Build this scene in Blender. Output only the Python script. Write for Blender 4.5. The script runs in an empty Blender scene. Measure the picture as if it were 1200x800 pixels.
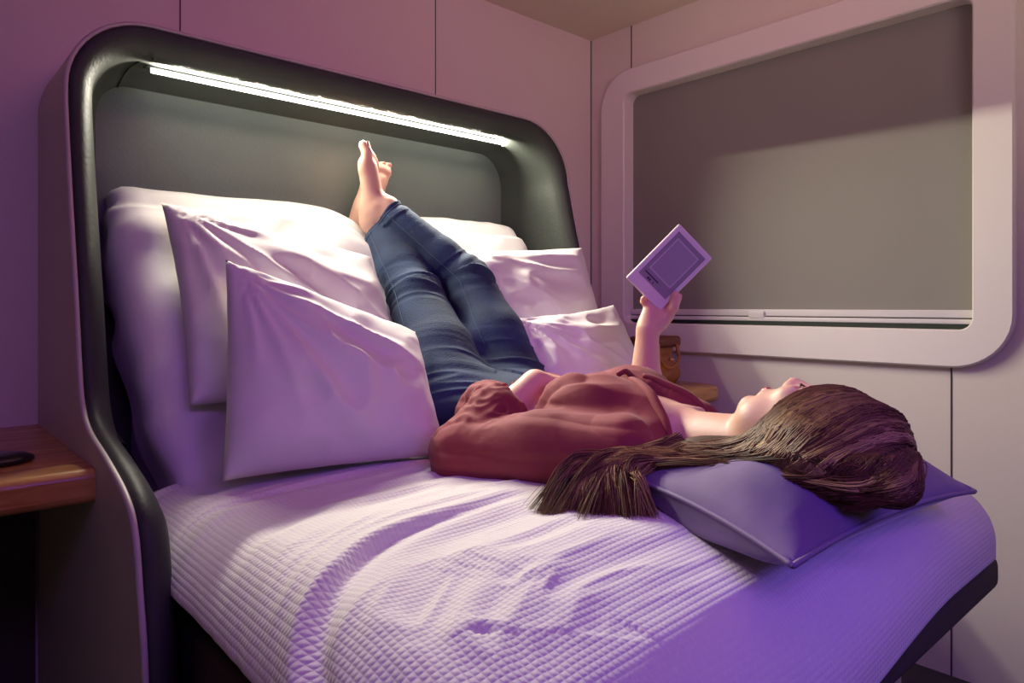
import bpy, bmesh, math, random
import numpy as np
from mathutils import Vector, Matrix
from mathutils.bvhtree import BVHTree
R = math.radians
scene = bpy.context.scene
col = scene.collection
random.seed(7)
rng = np.random.default_rng(7)

# ------------------------------------------------------------------ camera
cam_d = bpy.data.cameras.new('camera')
cam = bpy.data.objects.new('camera', cam_d)
col.objects.link(cam)
cam.location = (0, 0, 1.05)
cam.rotation_euler = (R(90), 0, R(-41.9))
cam_d.sensor_width = 36
cam_d.lens = 36 * 818 / 1200
cam_d.shift_y = -41 / 1200
cam_d.clip_start = 0.02
scene.camera = cam

# ------------------------------------------------------------------ world, light, exposure
w = bpy.data.worlds.new('world'); scene.world = w; w.use_nodes = True
w.node_tree.nodes['Background'].inputs[0].default_value = (0.62, 0.24, 0.40, 1)
w.node_tree.nodes['Background'].inputs[1].default_value = 0.06

def area(name, loc, target, sx, sy, power, color, spread=180):
    l = bpy.data.lights.new(name, 'AREA'); l.shape = 'RECTANGLE'; l.size = sx; l.size_y = sy
    l.energy = power; l.color = color; l.spread = R(spread)
    o = bpy.data.objects.new(name, l); col.objects.link(o); o.location = loc
    d = Vector(target) - Vector(loc)
    o.rotation_euler = d.to_track_quat('-Z', 'Y').to_euler()
    return o

# reading light strip in the headboard niche: long thin lamp shining down and out
l = bpy.data.lights.new('strip_light', 'AREA'); l.shape = 'RECTANGLE'; l.size = 1.16; l.size_y = 0.004
l.energy = 25; l.spread = R(146); l.color = (1.0, 0.95, 0.76)
so = bpy.data.objects.new('strip_light', l); col.objects.link(so)
so.location = (1.075, 1.857, 1.6175); so.rotation_euler = (R(-72), 0, 0)
l2 = l.copy(); l2.energy = 1.15; l2.spread = R(104)
so2 = bpy.data.objects.new('strip_light', l2); col.objects.link(so2); so2.location = (1.065, 1.845, 1.6195); so2.rotation_euler = (0, 0, 0)
# violet mood light: unseen area lamp added behind the camera
area('mood_light', (0.1, -0.5, 1.95), (1.1, 1.3, 0.9), 1.4, 0.3, 3.9, (0.47, 0.14, 1.0), 110)
# unseen violet lamp added to tint the foot of the bed
area('foot_violet_fill', (0.6, -0.7, 1.45), (1.1, 0.35, 0.62), 0.6, 0.3, 1.7, (0.22, 0.11, 1.0), 80)
# extra pink lamp, out of view, put in to colour the wall above the headboard
area('pink_wall_fill', (1.2, 0.6, 2.15), (1.15, 2.0, 1.9), 1.2, 0.1, 2.1, (1.0, 0.16, 0.42))
# warm fill with no fixture, added to brighten the ceiling over the window
area('ceiling_fill_light', (0.9, -0.6, 1.75), (2.0, 0.8, 2.25), 0.8, 0.2, 1.9, (1.0, 0.80, 0.58), 80)

scene.view_settings.view_transform = 'Standard'
scene.view_settings.look = 'None'
scene.view_settings.gamma = 1
scene.view_settings.use_curve_mapping = False
scene.view_settings.exposure = 0.0

# ------------------------------------------------------------------ materials
def mat(name, color, rough=0.6, bump=0.0, bscale=40, spec=0.5, sheen=0.0, coat=0.0, metal=0.0,
        var=0.0, vscale=6, emit=None, estr=0, stretch=(1, 1, 1), sss=0.0):
    m = bpy.data.materials.new(name); m.use_nodes = True
    nt = m.node_tree; b = nt.nodes['Principled BSDF']
    b.inputs['Base Color'].default_value = (*color, 1)
    b.inputs['Roughness'].default_value = rough
    b.inputs['Specular IOR Level'].default_value = spec
    b.inputs['Metallic'].default_value = metal
    b.inputs['Sheen Weight'].default_value = sheen
    b.inputs['Coat Weight'].default_value = coat
    if sss:
        b.inputs['Subsurface Weight'].default_value = sss
        b.inputs['Subsurface Radius'].default_value = (0.02, 0.008, 0.004)
        b.inputs['Subsurface Scale'].default_value = 1
    if emit:
        b.inputs['Emission Color'].default_value = (*emit, 1); b.inputs['Emission Strength'].default_value = estr
    tc = nt.nodes.new('ShaderNodeTexCoord'); mp = nt.nodes.new('ShaderNodeMapping')
    mp.inputs['Scale'].default_value = stretch
    nt.links.new(tc.outputs['Object'], mp.inputs[0])
    if bump:
        n = nt.nodes.new('ShaderNodeTexNoise'); n.inputs['Scale'].default_value = bscale; n.inputs['Detail'].default_value = 5
        bp = nt.nodes.new('ShaderNodeBump'); bp.inputs['Strength'].default_value = bump; bp.inputs['Distance'].default_value = 0.01
        nt.links.new(mp.outputs[0], n.inputs['Vector']); nt.links.new(n.outputs[0], bp.inputs['Height'])
        nt.links.new(bp.outputs[0], b.inputs['Normal'])
    if var:
        n = nt.nodes.new('ShaderNodeTexNoise'); n.inputs['Scale'].default_value = vscale; n.inputs['Detail'].default_value = 6
        r = nt.nodes.new('ShaderNodeMapRange'); r.inputs[1].default_value = 0.3; r.inputs[2].default_value = 0.7
        r.inputs[3].default_value = 1 - var; r.inputs[4].default_value = 1 + var
        mx = nt.nodes.new('ShaderNodeVectorMath'); mx.operation = 'SCALE'; mx.inputs[0].default_value = color
        nt.links.new(mp.outputs[0], n.inputs['Vector']); nt.links.new(n.outputs[0], r.inputs[0])
        nt.links.new(r.outputs[0], mx.inputs['Scale']); nt.links.new(mx.outputs[0], b.inputs['Base Color'])
    return m

def waffle(name, color):
    m = mat(name, color, 0.9, sheen=0.2)
    nt = m.node_tree; b = nt.nodes['Principled BSDF']
    uv = nt.nodes.new('ShaderNodeUVMap'); sep = nt.nodes.new('ShaderNodeSeparateXYZ')
    nt.links.new(uv.outputs[0], sep.inputs[0])
    def sinw(out, freq):
        a = nt.nodes.new('ShaderNodeMath'); a.operation = 'MULTIPLY'; a.inputs[1].default_value = freq
        s = nt.nodes.new('ShaderNodeMath'); s.operation = 'SINE'
        q = nt.nodes.new('ShaderNodeMath'); q.operation = 'ABSOLUTE'
        nt.links.new(out, a.inputs[0]); nt.links.new(a.outputs[0], s.inputs[0]); nt.links.new(s.outputs[0], q.inputs[0])
        return q.outputs[0]
    p = nt.nodes.new('ShaderNodeMath'); p.operation = 'MULTIPLY'
    nt.links.new(sinw(sep.outputs[0], math.pi / 0.0090), p.inputs[0]); nt.links.new(sinw(sep.outputs[1], math.pi / 0.0082), p.inputs[1])
    bp = nt.nodes.new('ShaderNodeBump'); bp.inputs['Strength'].default_value = 0.30; bp.inputs['Distance'].default_value = 0.003
    nt.links.new(p.outputs[0], bp.inputs['Height']); nt.links.new(bp.outputs[0], b.inputs['Normal'])
    return m

def wood(name, c1, c2):
    m = mat(name, c1, 0.38, coat=0.25)
    nt = m.node_tree; b = nt.nodes['Principled BSDF']
    tc = nt.nodes.new('ShaderNodeTexCoord'); mp = nt.nodes.new('ShaderNodeMapping'); mp.inputs['Scale'].default_value = (1.2, 14, 14)
    n = nt.nodes.new('ShaderNodeTexNoise'); n.inputs['Scale'].default_value = 3; n.inputs['Detail'].default_value = 8; n.inputs['Distortion'].default_value = 1.2
    r = nt.nodes.new('ShaderNodeValToRGB'); r.color_ramp.elements[0].color = (*c1, 1); r.color_ramp.elements[1].color = (*c2, 1)
    r.color_ramp.elements[0].position = 0.35; r.color_ramp.elements[1].position = 0.68
    nt.links.new(tc.outputs['Object'], mp.inputs[0]); nt.links.new(mp.outputs[0], n.inputs['Vector'])
    nt.links.new(n.outputs[0], r.inputs[0]); nt.links.new(r.outputs[0], b.inputs['Base Color'])
    return m

M = {}
M['wall'] = mat('wall_laminate', (0.76, 0.69, 0.61), 0.55, bump=0.02, bscale=60, stretch=(1, 1, 0.05))
M['ceiling'] = mat('ceiling_panel', (0.80, 0.71, 0.58), 0.7)
M['floor'] = mat('floor_carpet', (0.05, 0.045, 0.05), 0.9, bump=0.4, bscale=200)
M['seam'] = mat('seam_dark', (0.05, 0.04, 0.04), 0.8)
M['frame'] = mat('window_surround', (0.84, 0.78, 0.74), 0.45)
M['blind'] = mat('blind_fabric', (0.26, 0.25, 0.22), 0.85, bump=0.05, bscale=300)
M['track'] = mat('white_track', (0.72, 0.70, 0.68), 0.35)
M['gap'] = mat('dark_gap', (0.01, 0.02, 0.012), 0.6)
M['shell'] = mat('pod_laminate', (0.50, 0.45, 0.41), 0.45)
M['lining'] = mat('pod_leather', (0.044, 0.050, 0.044), 0.52, bump=0.10, bscale=120, spec=0.20, var=0.06)
M['panel'] = mat('pod_back_leather', (0.115, 0.135, 0.118), 0.5, bump=0.10, bscale=120, var=0.06)
M['led'] = mat('led_diffuser', (1, 1, 1), 0.5, emit=(1.0, 0.98, 0.90), estr=6)
M['base'] = mat('base_upholstery', (0.05, 0.035, 0.035), 0.8, bump=0.1, bscale=200)
M['sheet'] = mat('white_cotton', (0.74, 0.71, 0.68), 0.85, bump=0.12, bscale=22, sheen=0.15)
M['pillowcase'] = mat('pillowcase_cotton', (0.74, 0.70, 0.68), 0.8, bump=0.10, bscale=18, sheen=0.15)
M['satin'] = mat('satin_pillowcase', (0.78, 0.74, 0.74), 0.42, bump=0.05, bscale=14)
M['waffle'] = waffle('waffle_cotton', (0.76, 0.72, 0.69))
M['velvet'] = mat('violet_velvet', (0.135, 0.070, 0.215), 0.75, bump=0.15, bscale=14, sheen=0.5, var=0.15, vscale=9)
M['piping'] = mat('velvet_piping', (0.20, 0.14, 0.27), 0.6)
M['wood'] = wood('oak_veneer', (0.34, 0.15, 0.03), (0.62, 0.34, 0.09))
M['blackgloss'] = mat('black_plastic', (0.012, 0.012, 0.014), 0.2)
M['skin'] = mat('skin', (0.74, 0.45, 0.34), 0.5, sss=0.25, bump=0.04, bscale=60)
M['lips'] = mat('lips', (0.50, 0.07, 0.10), 0.35)
M['dark'] = mat('lash_dark', (0.02, 0.012, 0.01), 0.6)
M['toenail'] = mat('nail', (0.7, 0.33, 0.28), 0.25)
M['blouse'] = mat('maroon_cotton', (0.235, 0.026, 0.038), 0.8, bump=0.25, bscale=14, sheen=0.1, var=0.1)
M['denim'] = mat('denim', (0.016, 0.037, 0.095), 0.85, bump=0.25, bscale=260, var=0.35, vscale=10, sheen=0.04)
M['stitch'] = mat('denim_stitch', (0.08, 0.12, 0.19), 0.8)
M['reader'] = mat('reader_white', (0.78, 0.72, 0.76), 0.4)
M['screen'] = mat('reader_screen', (0.30, 0.27, 0.34), 0.3)
M['page'] = mat('reader_page', (0.36, 0.33, 0.41), 0.35)
M['pageline'] = mat('reader_border', (0.55, 0.52, 0.60), 0.4)
M['ink'] = mat('reader_ink', (0.03, 0.02, 0.05), 0.5)
M['bag'] = mat('tan_leather', (0.42, 0.17, 0.035), 0.4, bump=0.2, bscale=40, var=0.2)
M['bagdark'] = mat('brown_leather', (0.16, 0.04, 0.015), 0.45, bump=0.2, bscale=40)
M['brass'] = mat('brass', (0.75, 0.5, 0.2), 0.3, metal=1)

def hair_mat():
    m = mat('brown_hair', (0.10, 0.05, 0.03), 0.55, spec=0.3)
    nt = m.node_tree; b = nt.nodes['Principled BSDF']
    a = nt.nodes.new('ShaderNodeAttribute'); a.attribute_name = 'tone'
    r = nt.nodes.new('ShaderNodeValToRGB')
    r.color_ramp.elements[0].color = (0.030, 0.012, 0.007, 1); r.color_ramp.elements[1].color = (0.42, 0.27, 0.12, 1)
    e = r.color_ramp.elements.new(0.5); e.color = (0.150, 0.062, 0.030, 1)
    nt.links.new(a.outputs['Fac'], r.inputs[0]); nt.links.new(r.outputs[0], b.inputs['Base Color'])
    b.inputs['Anisotropic'].default_value = 0.3
    return m
M['hair'] = hair_mat()

# ------------------------------------------------------------------ helpers
def link(name, me, m=None, parent=None, smooth=True):
    o = bpy.data.objects.new(name, me); col.objects.link(o)
    if m: me.materials.append(m)
    if parent: o.parent = parent
    if smooth: me.shade_smooth()
    return o
def pymesh(name, V, F, m=None, parent=None, smooth=True):
    me = bpy.data.meshes.new(name)
    me.from_pydata([tuple(map(float, v)) for v in V], [], [tuple(map(int, f)) for f in F]); me.update()
    return link(name, me, m, parent, smooth)
def npmesh(name, V, Q, m=None, parent=None):
    me = bpy.data.meshes.new(name)
    me.vertices.add(len(V)); me.vertices.foreach_set('co', np.asarray(V, np.float32).ravel())
    me.loops.add(Q.size); me.loops.foreach_set('vertex_index', Q.ravel().astype(np.int32))
    me.polygons.add(len(Q)); me.polygons.foreach_set('loop_start', np.arange(0, Q.size, Q.shape[1], dtype=np.int32))
    me.polygons.foreach_set('loop_total', np.full(len(Q), Q.shape[1], np.int32))
    me.update(calc_edges=True); me.validate()
    return link(name, me, m, parent)
def tag(o, label=None, cat=None, group=None, kind=None):
    if label: o['label'] = label
    if cat: o['category'] = cat
    if group: o['group'] = group
    if kind: o['kind'] = kind
    return o
def struct(o): o['kind'] = 'structure'; return o
def empty(name, loc, label, cat, group=None):
    o = bpy.data.objects.new(name, None); col.objects.link(o); o.location = loc; o.empty_display_size = 0.05
    return tag(o, label, cat, group)
def adopt(child, root):      # parent while keeping world position
    child.parent = root; child.matrix_parent_inverse = Matrix.Translation(root.location).inverted()
    return child
def sub(child, part):          # a sub-part: the part itself stands at the world origin
    child.parent = part; return child
def box(name, lo, hi, m, parent=None, bevel=0.0, segs=3):
    bm = bmesh.new(); bmesh.ops.create_cube(bm, size=1)
    for v in bm.verts:
        v.co = Vector([lo[i] + (v.co[i] + .5) * (hi[i] - lo[i]) for i in range(3)])
    if bevel: bmesh.ops.bevel(bm, geom=list(bm.edges), offset=bevel, segments=segs, affect='EDGES', profile=0.5)
    me = bpy.data.meshes.new(name); bm.to_mesh(me); bm.free()
    return link(name, me, m, parent, smooth=bool(bevel) and segs > 1)
def grid_faces(nu, nv, closed_u=False):
    F = []
    for i in range(nu if closed_u else nu - 1):
        for j in range(nv - 1):
            a = i * nv + j; b = ((i + 1) % nu) * nv + j
            F.append((a, b, b + 1, a + 1))
    return F
def catmull(P, n):
    P = np.array(P, float); out = []
    Q = np.vstack([2 * P[0] - P[1], P, 2 * P[-1] - P[-2]])
    for i in range(len(P) - 1):
        p0, p1, p2, p3 = Q[i:i + 4]
        for t in np.linspace(0, 1, n, endpoint=False):
            out.append(.5 * (2 * p1 + (p2 - p0) * t + (2 * p0 - 5 * p1 + 4 * p2 - p3) * t * t + (3 * p1 - p0 - 3 * p2 + p3) * t ** 3))
    out.append(P[-1]); return np.array(out)
def tube(name, pts, r, m, parent=None, seg=8, n=6):
    P = catmull(pts, n); N = len(P); V = []
    up = np.array([0.3, 0.2, 1.0])
    for i in range(N):
        t = P[min(i + 1, N - 1)] - P[max(i - 1, 0)]; t /= np.linalg.norm(t) + 1e-9
        a = np.cross(t, up); a /= np.linalg.norm(a) + 1e-9; b = np.cross(t, a)
        rr = r if not callable(r) else r(i / (N - 1))
        for k in range(seg):
            an = 2 * math.pi * k / seg; V.append(P[i] + rr * (math.cos(an) * a + math.sin(an) * b))
    F = []
    for i in range(N - 1):
        for k in range(seg):
            k2 = (k + 1) % seg; F.append((i * seg + k, i * seg + k2, (i + 1) * seg + k2, (i + 1) * seg + k))
    F.append(tuple(range(seg))[::-1]); F.append(tuple((N - 1) * seg + k for k in range(seg)))
    return pymesh(name, V, F, m, parent)

# vectorised value noise
def vnoise(P, seed=0):
    P = np.asarray(P, float); I = np.floor(P).astype(np.int64); f = P - I; u = f * f * (3 - 2 * f)
    def h(i, j, k):
        n = (i * 374761393 + j * 668265263 + k * 2147483647 + seed * 1274126177) & 0xffffffff
        n = ((n ^ (n >> 13)) * 1274126177) & 0xffffffff
        return ((n ^ (n >> 16)) & 0xffffff) / 0xffffff * 2 - 1
    r = 0
    for a in (0, 1):
        for b in (0, 1):
            for c in (0, 1):
                wgt = (u[:, 0] if a else 1 - u[:, 0]) * (u[:, 1] if b else 1 - u[:, 1]) * (u[:, 2] if c else 1 - u[:, 2])
                r = r + wgt * h(I[:, 0] + a, I[:, 1] + b, I[:, 2] + c)
    return r
def ridge(P, seed=0): return 1 - np.abs(vnoise(P, seed)) * 2
def sstep(x, a, b): t = np.clip((x - a) / (b - a), 0, 1); return t * t * (3 - 2 * t)

# signed distance modelling: smooth union of tapered capsules and ellipsoids -> one continuous skin
class SDF:
    def __init__(s, lo, hi, h):
        s.lo = np.array(lo, float); s.h = h
        s.n = np.ceil((np.array(hi) - s.lo) / h).astype(int) + 1
        s.F = np.full(tuple(s.n), 0.3, np.float32)
    def sub(s, lo, hi, pad):
        a = np.clip(np.floor((np.minimum(lo, hi) - pad - s.lo) / s.h).astype(int), 0, s.n - 1)
        b = np.clip(np.ceil((np.maximum(lo, hi) + pad - s.lo) / s.h).astype(int) + 1, 1, s.n)
        if np.any(b <= a): return None, None
        ax = [s.lo[i] + s.h * np.arange(a[i], b[i]) for i in range(3)]
        G = np.stack(np.meshgrid(*ax, indexing='ij'), -1)
        return (slice(a[0], b[0]), slice(a[1], b[1]), slice(a[2], b[2])), G
    def mix(s, sl, d, k, op):
        F = s.F[sl]
        if op == 'add':
            hh = np.clip(.5 + .5 * (d - F) / k, 0, 1); s.F[sl] = d * (1 - hh) + F * hh - k * hh * (1 - hh)
        else:
            d = -d; hh = np.clip(.5 - .5 * (d - F) / k, 0, 1); s.F[sl] = d * (1 - hh) + F * hh + k * hh * (1 - hh)
    def cap(s, a, b, ra, rb, k=.02, flat=None, op='add'):
        a = np.array(a, float); b = np.array(b, float)
        rm = max(ra, rb) + k * 1.6
        sl, G = s.sub(np.minimum(a, b), np.maximum(a, b), rm + .01)
        if sl is None: return s
        ba = b - a; t = np.clip(((G - a) @ ba) / max(ba @ ba, 1e-9), 0, 1)
        q = G - a - t[..., None] * ba; sc = 1
        if flat is not None:
            fd = np.array(flat[0], float); fd /= np.linalg.norm(fd); sc = flat[1]
            q = q + fd * (q @ fd)[..., None] * (1 / sc - 1)
        d = (np.linalg.norm(q, axis=-1) - (ra + t * (rb - ra))) * min(1, sc)
        s.mix(sl, d, k, op); return s
    def ell(s, c, r, k=.02, rot=None, op='add'):
        c = np.array(c, float); r = np.array(r, float); m = max(r)
        sl, G = s.sub(c, c, m + k * 1.6 + .01)
        if sl is None: return s
        q = G - c
        if rot is not None: q = q @ np.array(rot, float).T
        k0 = np.linalg.norm(q / r, axis=-1); k1 = np.linalg.norm(q / (r * r), axis=-1) + 1e-9
        s.mix(sl, k0 * (k0 - 1) / k1, k, op); return s
    def cut(s, fn):        # fn(G) -> distance of the removed region
        ax = [s.lo[i] + s.h * np.arange(s.n[i]) for i in range(3)]
        G = np.stack(np.meshgrid(*ax, indexing='ij'), -1)
        s.F = np.maximum(s.F, -fn(G).astype(np.float32)); return s
    def mesh(s, smooth=2):
        F = s.F; F[0] = F[-1] = .1; F[:, 0] = F[:, -1] = .1; F[:, :, 0] = F[:, :, -1] = .1
        S = F < 0; n = s.n - 1
        c = np.zeros(tuple(n), np.int8); C8 = [(i, j, k) for i in (0, 1) for j in (0, 1) for k in (0, 1)]
        for i, j, k in C8: c += S[i:n[0] + i, j:n[1] + j, k:n[2] + k]
        act = (c > 0) & (c < 8); idx = np.full(tuple(n), -1, np.int64); ijk = np.argwhere(act); idx[act] = np.arange(len(ijk))
        acc = np.zeros((len(ijk), 3)); cnt = np.zeros(len(ijk))
        for a in C8:
            for ax in range(3):
                if a[ax]: continue
                b = list(a); b[ax] = 1
                f0 = F[tuple((ijk + a).T)]; f1 = F[tuple((ijk + b).T)]; m = (f0 < 0) != (f1 < 0)
                t = np.where(m, f0 / np.where(m, f0 - f1, 1), 0)
                p = np.array(a, float) + t[:, None] * (np.array(b) - np.array(a))
                acc += p * m[:, None]; cnt += m
        V = s.lo + s.h * (ijk + acc / cnt[:, None]); Qs = []
        for ax in range(3):
            u, v = (ax + 1) % 3, (ax + 2) % 3
            sa = [slice(1, n[i]) for i in range(3)]; sa[ax] = slice(0, n[ax]); sb = list(sa); sb[ax] = slice(1, n[ax] + 1)
            A = S[tuple(sa)]; B = S[tuple(sb)]; e = np.argwhere(A != B); ins = A[tuple(e.T)]
            off = np.ones(3, int); off[ax] = 0; e = e + off
            def g(du, dv):
                q = e.copy(); q[:, u] += du; q[:, v] += dv; return idx[tuple(q.T)]
            q = np.stack([g(-1, -1), g(0, -1), g(0, 0), g(-1, 0)], 1); q[~ins] = q[~ins][:, ::-1]; Qs.append(q)
        Q = np.vstack(Qs)
        for _ in range(smooth):
            acc = np.zeros_like(V); cnt = np.zeros(len(V))
            for a, b in ((0, 1), (1, 2), (2, 3), (3, 0)):
                np.add.at(acc, Q[:, a], V[Q[:, b]]); np.add.at(cnt, Q[:, a], 1)
                np.add.at(acc, Q[:, b], V[Q[:, a]]); np.add.at(cnt, Q[:, b], 1)
            V = V * .4 + .6 * acc / cnt[:, None]
        return V, Q
def vnormals(V, Q):
    n = np.cross(V[Q[:, 2]] - V[Q[:, 0]], V[Q[:, 3]] - V[Q[:, 1]]); N = np.zeros_like(V)
    for i in range(4): np.add.at(N, Q[:, i], n)
    return N / (np.linalg.norm(N, axis=1)[:, None] + 1e-12)

# ================================================================== ROOM
XR, YB, H = 2.256, 2.006, 2.19
struct(box('floor', (-1.3, -1.4, -0.05), (XR + .1, YB + .1, 0), M['floor']))
struct(box('ceiling', (-1.3, -1.4, H), (XR + .1, YB + .1, H + .05), M['ceiling']))
wb = struct(box('wall_back', (-1.3, YB, 0), (XR + .1, YB + .06, H), M['wall']))
struct(box('wall_left', (-1.36, -1.4, 0), (-1.3, YB, H), M['wall']))
# right wall with a window hole
WY0, WY1, WZ0, WZ1 = 0.575, 1.812, 0.975, 1.915
def ring_wall(name, x0, x1, y0, y1, z0, z1, hy0, hy1, hz0, hz1, m):
    bm = bmesh.new()
    for lo, hi in (((x0, y0, z0), (x1, y1, hz0)), ((x0, y0, hz1), (x1, y1, z1)), ((x0, y0, hz0), (x1, hy0, hz1)), ((x0, hy1, hz0), (x1, y1, hz1))):
        r = bmesh.ops.create_cube(bm, size=1)
        for v in r['verts']: v.co = Vector([lo[i] + (v.co[i] + .5) * (hi[i] - lo[i]) for i in range(3)])
    me = bpy.data.meshes.new(name); bm.to_mesh(me); bm.free(); return link(name, me, m, smooth=False)
struct(ring_wall('wall_right', XR, XR + .06, -1.4, YB, 0, H, WY0 - .02, WY1 + .02, WZ0 - .02, WZ1 + .02, M['wall']))
for i, (lo, hi) in enumerate([((0.5915, YB - .0015, 1.3), (0.5945, YB, H)), ((1.4365, YB - .0015, 1.3), (1.4395, YB, H)),
                              ((XR - .0015, 1.785, 1.98), (XR, 1.789, H)), ((XR - .0015, 0.641, 0), (XR, 0.645, 0.89)),
                              ((XR - .003, YB - .003, 0), (XR, YB, H))]):
    struct(box('trim_%d' % (i + 1), lo, hi, M['seam']))
# window surround: rounded frame standing off the wall, with an opening
def rrect(y0, y1, z0, z1, r, n=10):
    P = []
    for cy, cz, a0 in ((y1 - r, z1 - r, 0), (y0 + r, z1 - r, 90), (y0 + r, z0 + r, 180), (y1 - r, z0 + r, 270)):
        for k in range(n + 1):
            a = R(a0 + 90 * k / n); P.append((cy + r * math.cos(a), cz + r * math.sin(a)))
    return P
xf = XR - .032
def surround():
    outer = rrect(0.487, 1.925, 0.878, 2.008, 0.15); inner = rrect(WY0 + .01, WY1 - .01, WZ0 + .01, WZ1 - .006, 0.035)
    o2 = rrect(0.492, 1.920, 0.883, 2.003, 0.145); i2 = rrect(WY0 + .006, WY1 - .006, WZ0 + .006, WZ1 - .002, 0.039)
    loops = [[(XR + .0, y, z) for y, z in outer], [(xf + .006, y, z) for y, z in outer], [(xf, y, z) for y, z in o2],
             [(xf, y, z) for y, z in i2], [(xf + .006, y, z) for y, z in inner], [(XR + .05, y, z) for y, z in inner]]
    n = len(outer); V = [p for lp in loops for p in lp]; F = []
    for a in range(len(loops) - 1):
        for k in range(n):
            k2 = (k + 1) % n; F.append((a * n + k, a * n + k2, (a + 1) * n + k2, (a + 1) * n + k))
    return pymesh('window_1', V, F, M['frame'], smooth=False)
win = struct(surround())
bl = box('window_blind', (XR + .030, WY0 - .01, 1.03), (XR + .034, WY1 + .01, WZ1 + .01), M['blind'], win); bl['label'] = 'grey roller blind'
for z0, z1, x in ((1.017, 1.040, .012), (0.999, 1.014, .006)):
    box('blind_rail', (XR + x, WY0 + .012, z0), (XR + .036, WY1 - .012, z1), M['track'], win, bevel=.003)
box('blind_gap', (XR + .002, WY0 + .012, 0.986), (XR + .036, WY1 - .012, 0.999), M['gap'], win)
k_ = box('blind_catch', (XR + .004, 1.215, 1.008), (XR + .03, 1.275, 1.034), M['track'], win, bevel=.004)
box('window_backing', (XR + .05, WY0 - .01, WZ0 - .01), (XR + .056, WY1 + .01, WZ1 + .01), M['seam'], win)

# ================================================================== HEADBOARD POD
XL, XRT, ZT, YN = 0.281, 1.775, 1.672, 1.935
side = catmull([(1.08, 0.02), (1.085, 0.30), (1.095, 0.52), (1.122, 0.63), (1.150, 0.715), (1.205, 0.757), (1.33, 0.792),
                (1.46, 0.822), (1.520, 0.862), (1.548, 0.93), (1.585, 1.08), (1.625, 1.22), (1.660, 1.35), (1.688, 1.47)], 6)
def pod_path():
    rl, rr = 0.165, 0.20
    P, N = [], []
    for y, z in side:
        if z < ZT - rl: P.append((XL, y, z)); N.append((1, 0, 0))
    for k in range(13):
        a = R(90 * k / 12); z = ZT - rl + rl * math.sin(a)
        P.append((XL + rl - rl * math.cos(a), 1.690 + .012 * k / 12, z)); N.append((math.cos(a), 0, -math.sin(a)))
    for t in np.linspace(0.04, .96, 16):
        P.append((XL + rl + t * (XRT - XL - rl - rr), 1.702, ZT)); N.append((0, 0, -1))
    for k in range(13):
        a = R(90 * k / 12); z = ZT - rr + rr * math.cos(a)
        P.append((XRT - rr + rr * math.sin(a), 1.702 - .012 * k / 12, z)); N.append((-math.sin(a), 0, -math.cos(a)))
    for y, z in side[::-1]:
        if z < ZT - rr - .01: P.append((XRT, y, z)); N.append((-1, 0, 0))
    return np.array(P), np.array(N, float)
PP, NN = pod_path()
pod = empty('headboard', (1.03, 1.9, 0), 'wraparound dark leather headboard niche with beige outer shell and a light strip, behind the pillows', 'headboard')
def pod_loft(name, prof, m, smooth=True):
    V = []; n = len(PP)
    for i in range(n):
        T = PP[min(i + 1, n - 1)] - PP[max(i - 1, 0)]; T /= np.linalg.norm(T)
        Fw = np.cross(NN[i], T); Fw /= np.linalg.norm(Fw)
        if Fw[1] > 0.05 or (abs(Fw[1]) <= .05 and Fw[2] < 0): Fw = -Fw
        for f in prof(PP[i], NN[i]):
            q, fw, yabs = f
            p = PP[i] + NN[i] * q + Fw * fw
            if yabs is not None: p = np.array([p[0], yabs, p[2] if PP[i][2] > .9 else PP[i][2]])
            V.append(p)
    nv = len(V) // n
    return adopt(pymesh(name, V, grid_faces(n, nv), m, None, smooth), pod)
def prof_lining(p, n):
    side_w = abs(n[0]); low = 1 - float(sstep(p[2], .80, .95))
    qf = .050 * side_w + .058 * (1 - side_w); qb = (.098 * side_w + .080 * (1 - side_w)) * (1 - low) + .05 * low
    out = [(.000, -.03, None), (.000, .000, None), (.003, .006, None), (.010, .009, None), (.018, .008, None), (.028, .002, None), (qf - .010, -.012, None), (qf, -.035, None)]
    for t, qt in ((.10, .057), (.25, .048), (.45, .039), (.62, .037), (.74, .040), (.86, .058), (1.0, .080)):
        y = (p[1] + .045) * (1 - t) + YN * t
        out.append(((qf + (qb - qf) * t ** 1.1) * side_w + (qt * (1 - side_w) if side_w < 1 else 0), 0, y))
    return out
def prof_shell(p, n):
    return [(.002, -.04, None), (.000, .003, None), (-.002, .006, None), (-.006, .006, None), (-.009, .003, None), (-.009, -.004, None), (-.009, 0, YB - .001)]
lining_ = pod_loft('lining', prof_lining, M['lining']); lining_['label'] = 'dark grey padded leather lining'
pod_loft('outer_shell', prof_shell, M['shell'], True)['label'] = 'beige laminate shell'
bp_ = adopt(box('back_panel', (XL + .06, YN - .004, 0.05), (XRT - .06, YN + .03, ZT - .06), M['panel']), pod)
# stitched seam across the lining at the upper left
tb = sub(tube('lining_seam', [(0.452, 1.72, 1.610), (0.455, 1.77, 1.624), (0.45, 1.82, 1.632), (0.437, 1.88, 1.624), (0.425, 1.93, 1.59)], .0018, M['gap']), lining_)
led = adopt(box('light_strip', (0.482, 1.855, 1.621), (1.668, 1.864, 1.636), M['led'], bevel=.003), pod); led['label'] = 'glowing white light strip'
adopt(box('light_channel', (0.470, 1.846, 1.6325), (1.670, 1.874, 1.650), M['gap']), pod)

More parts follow.
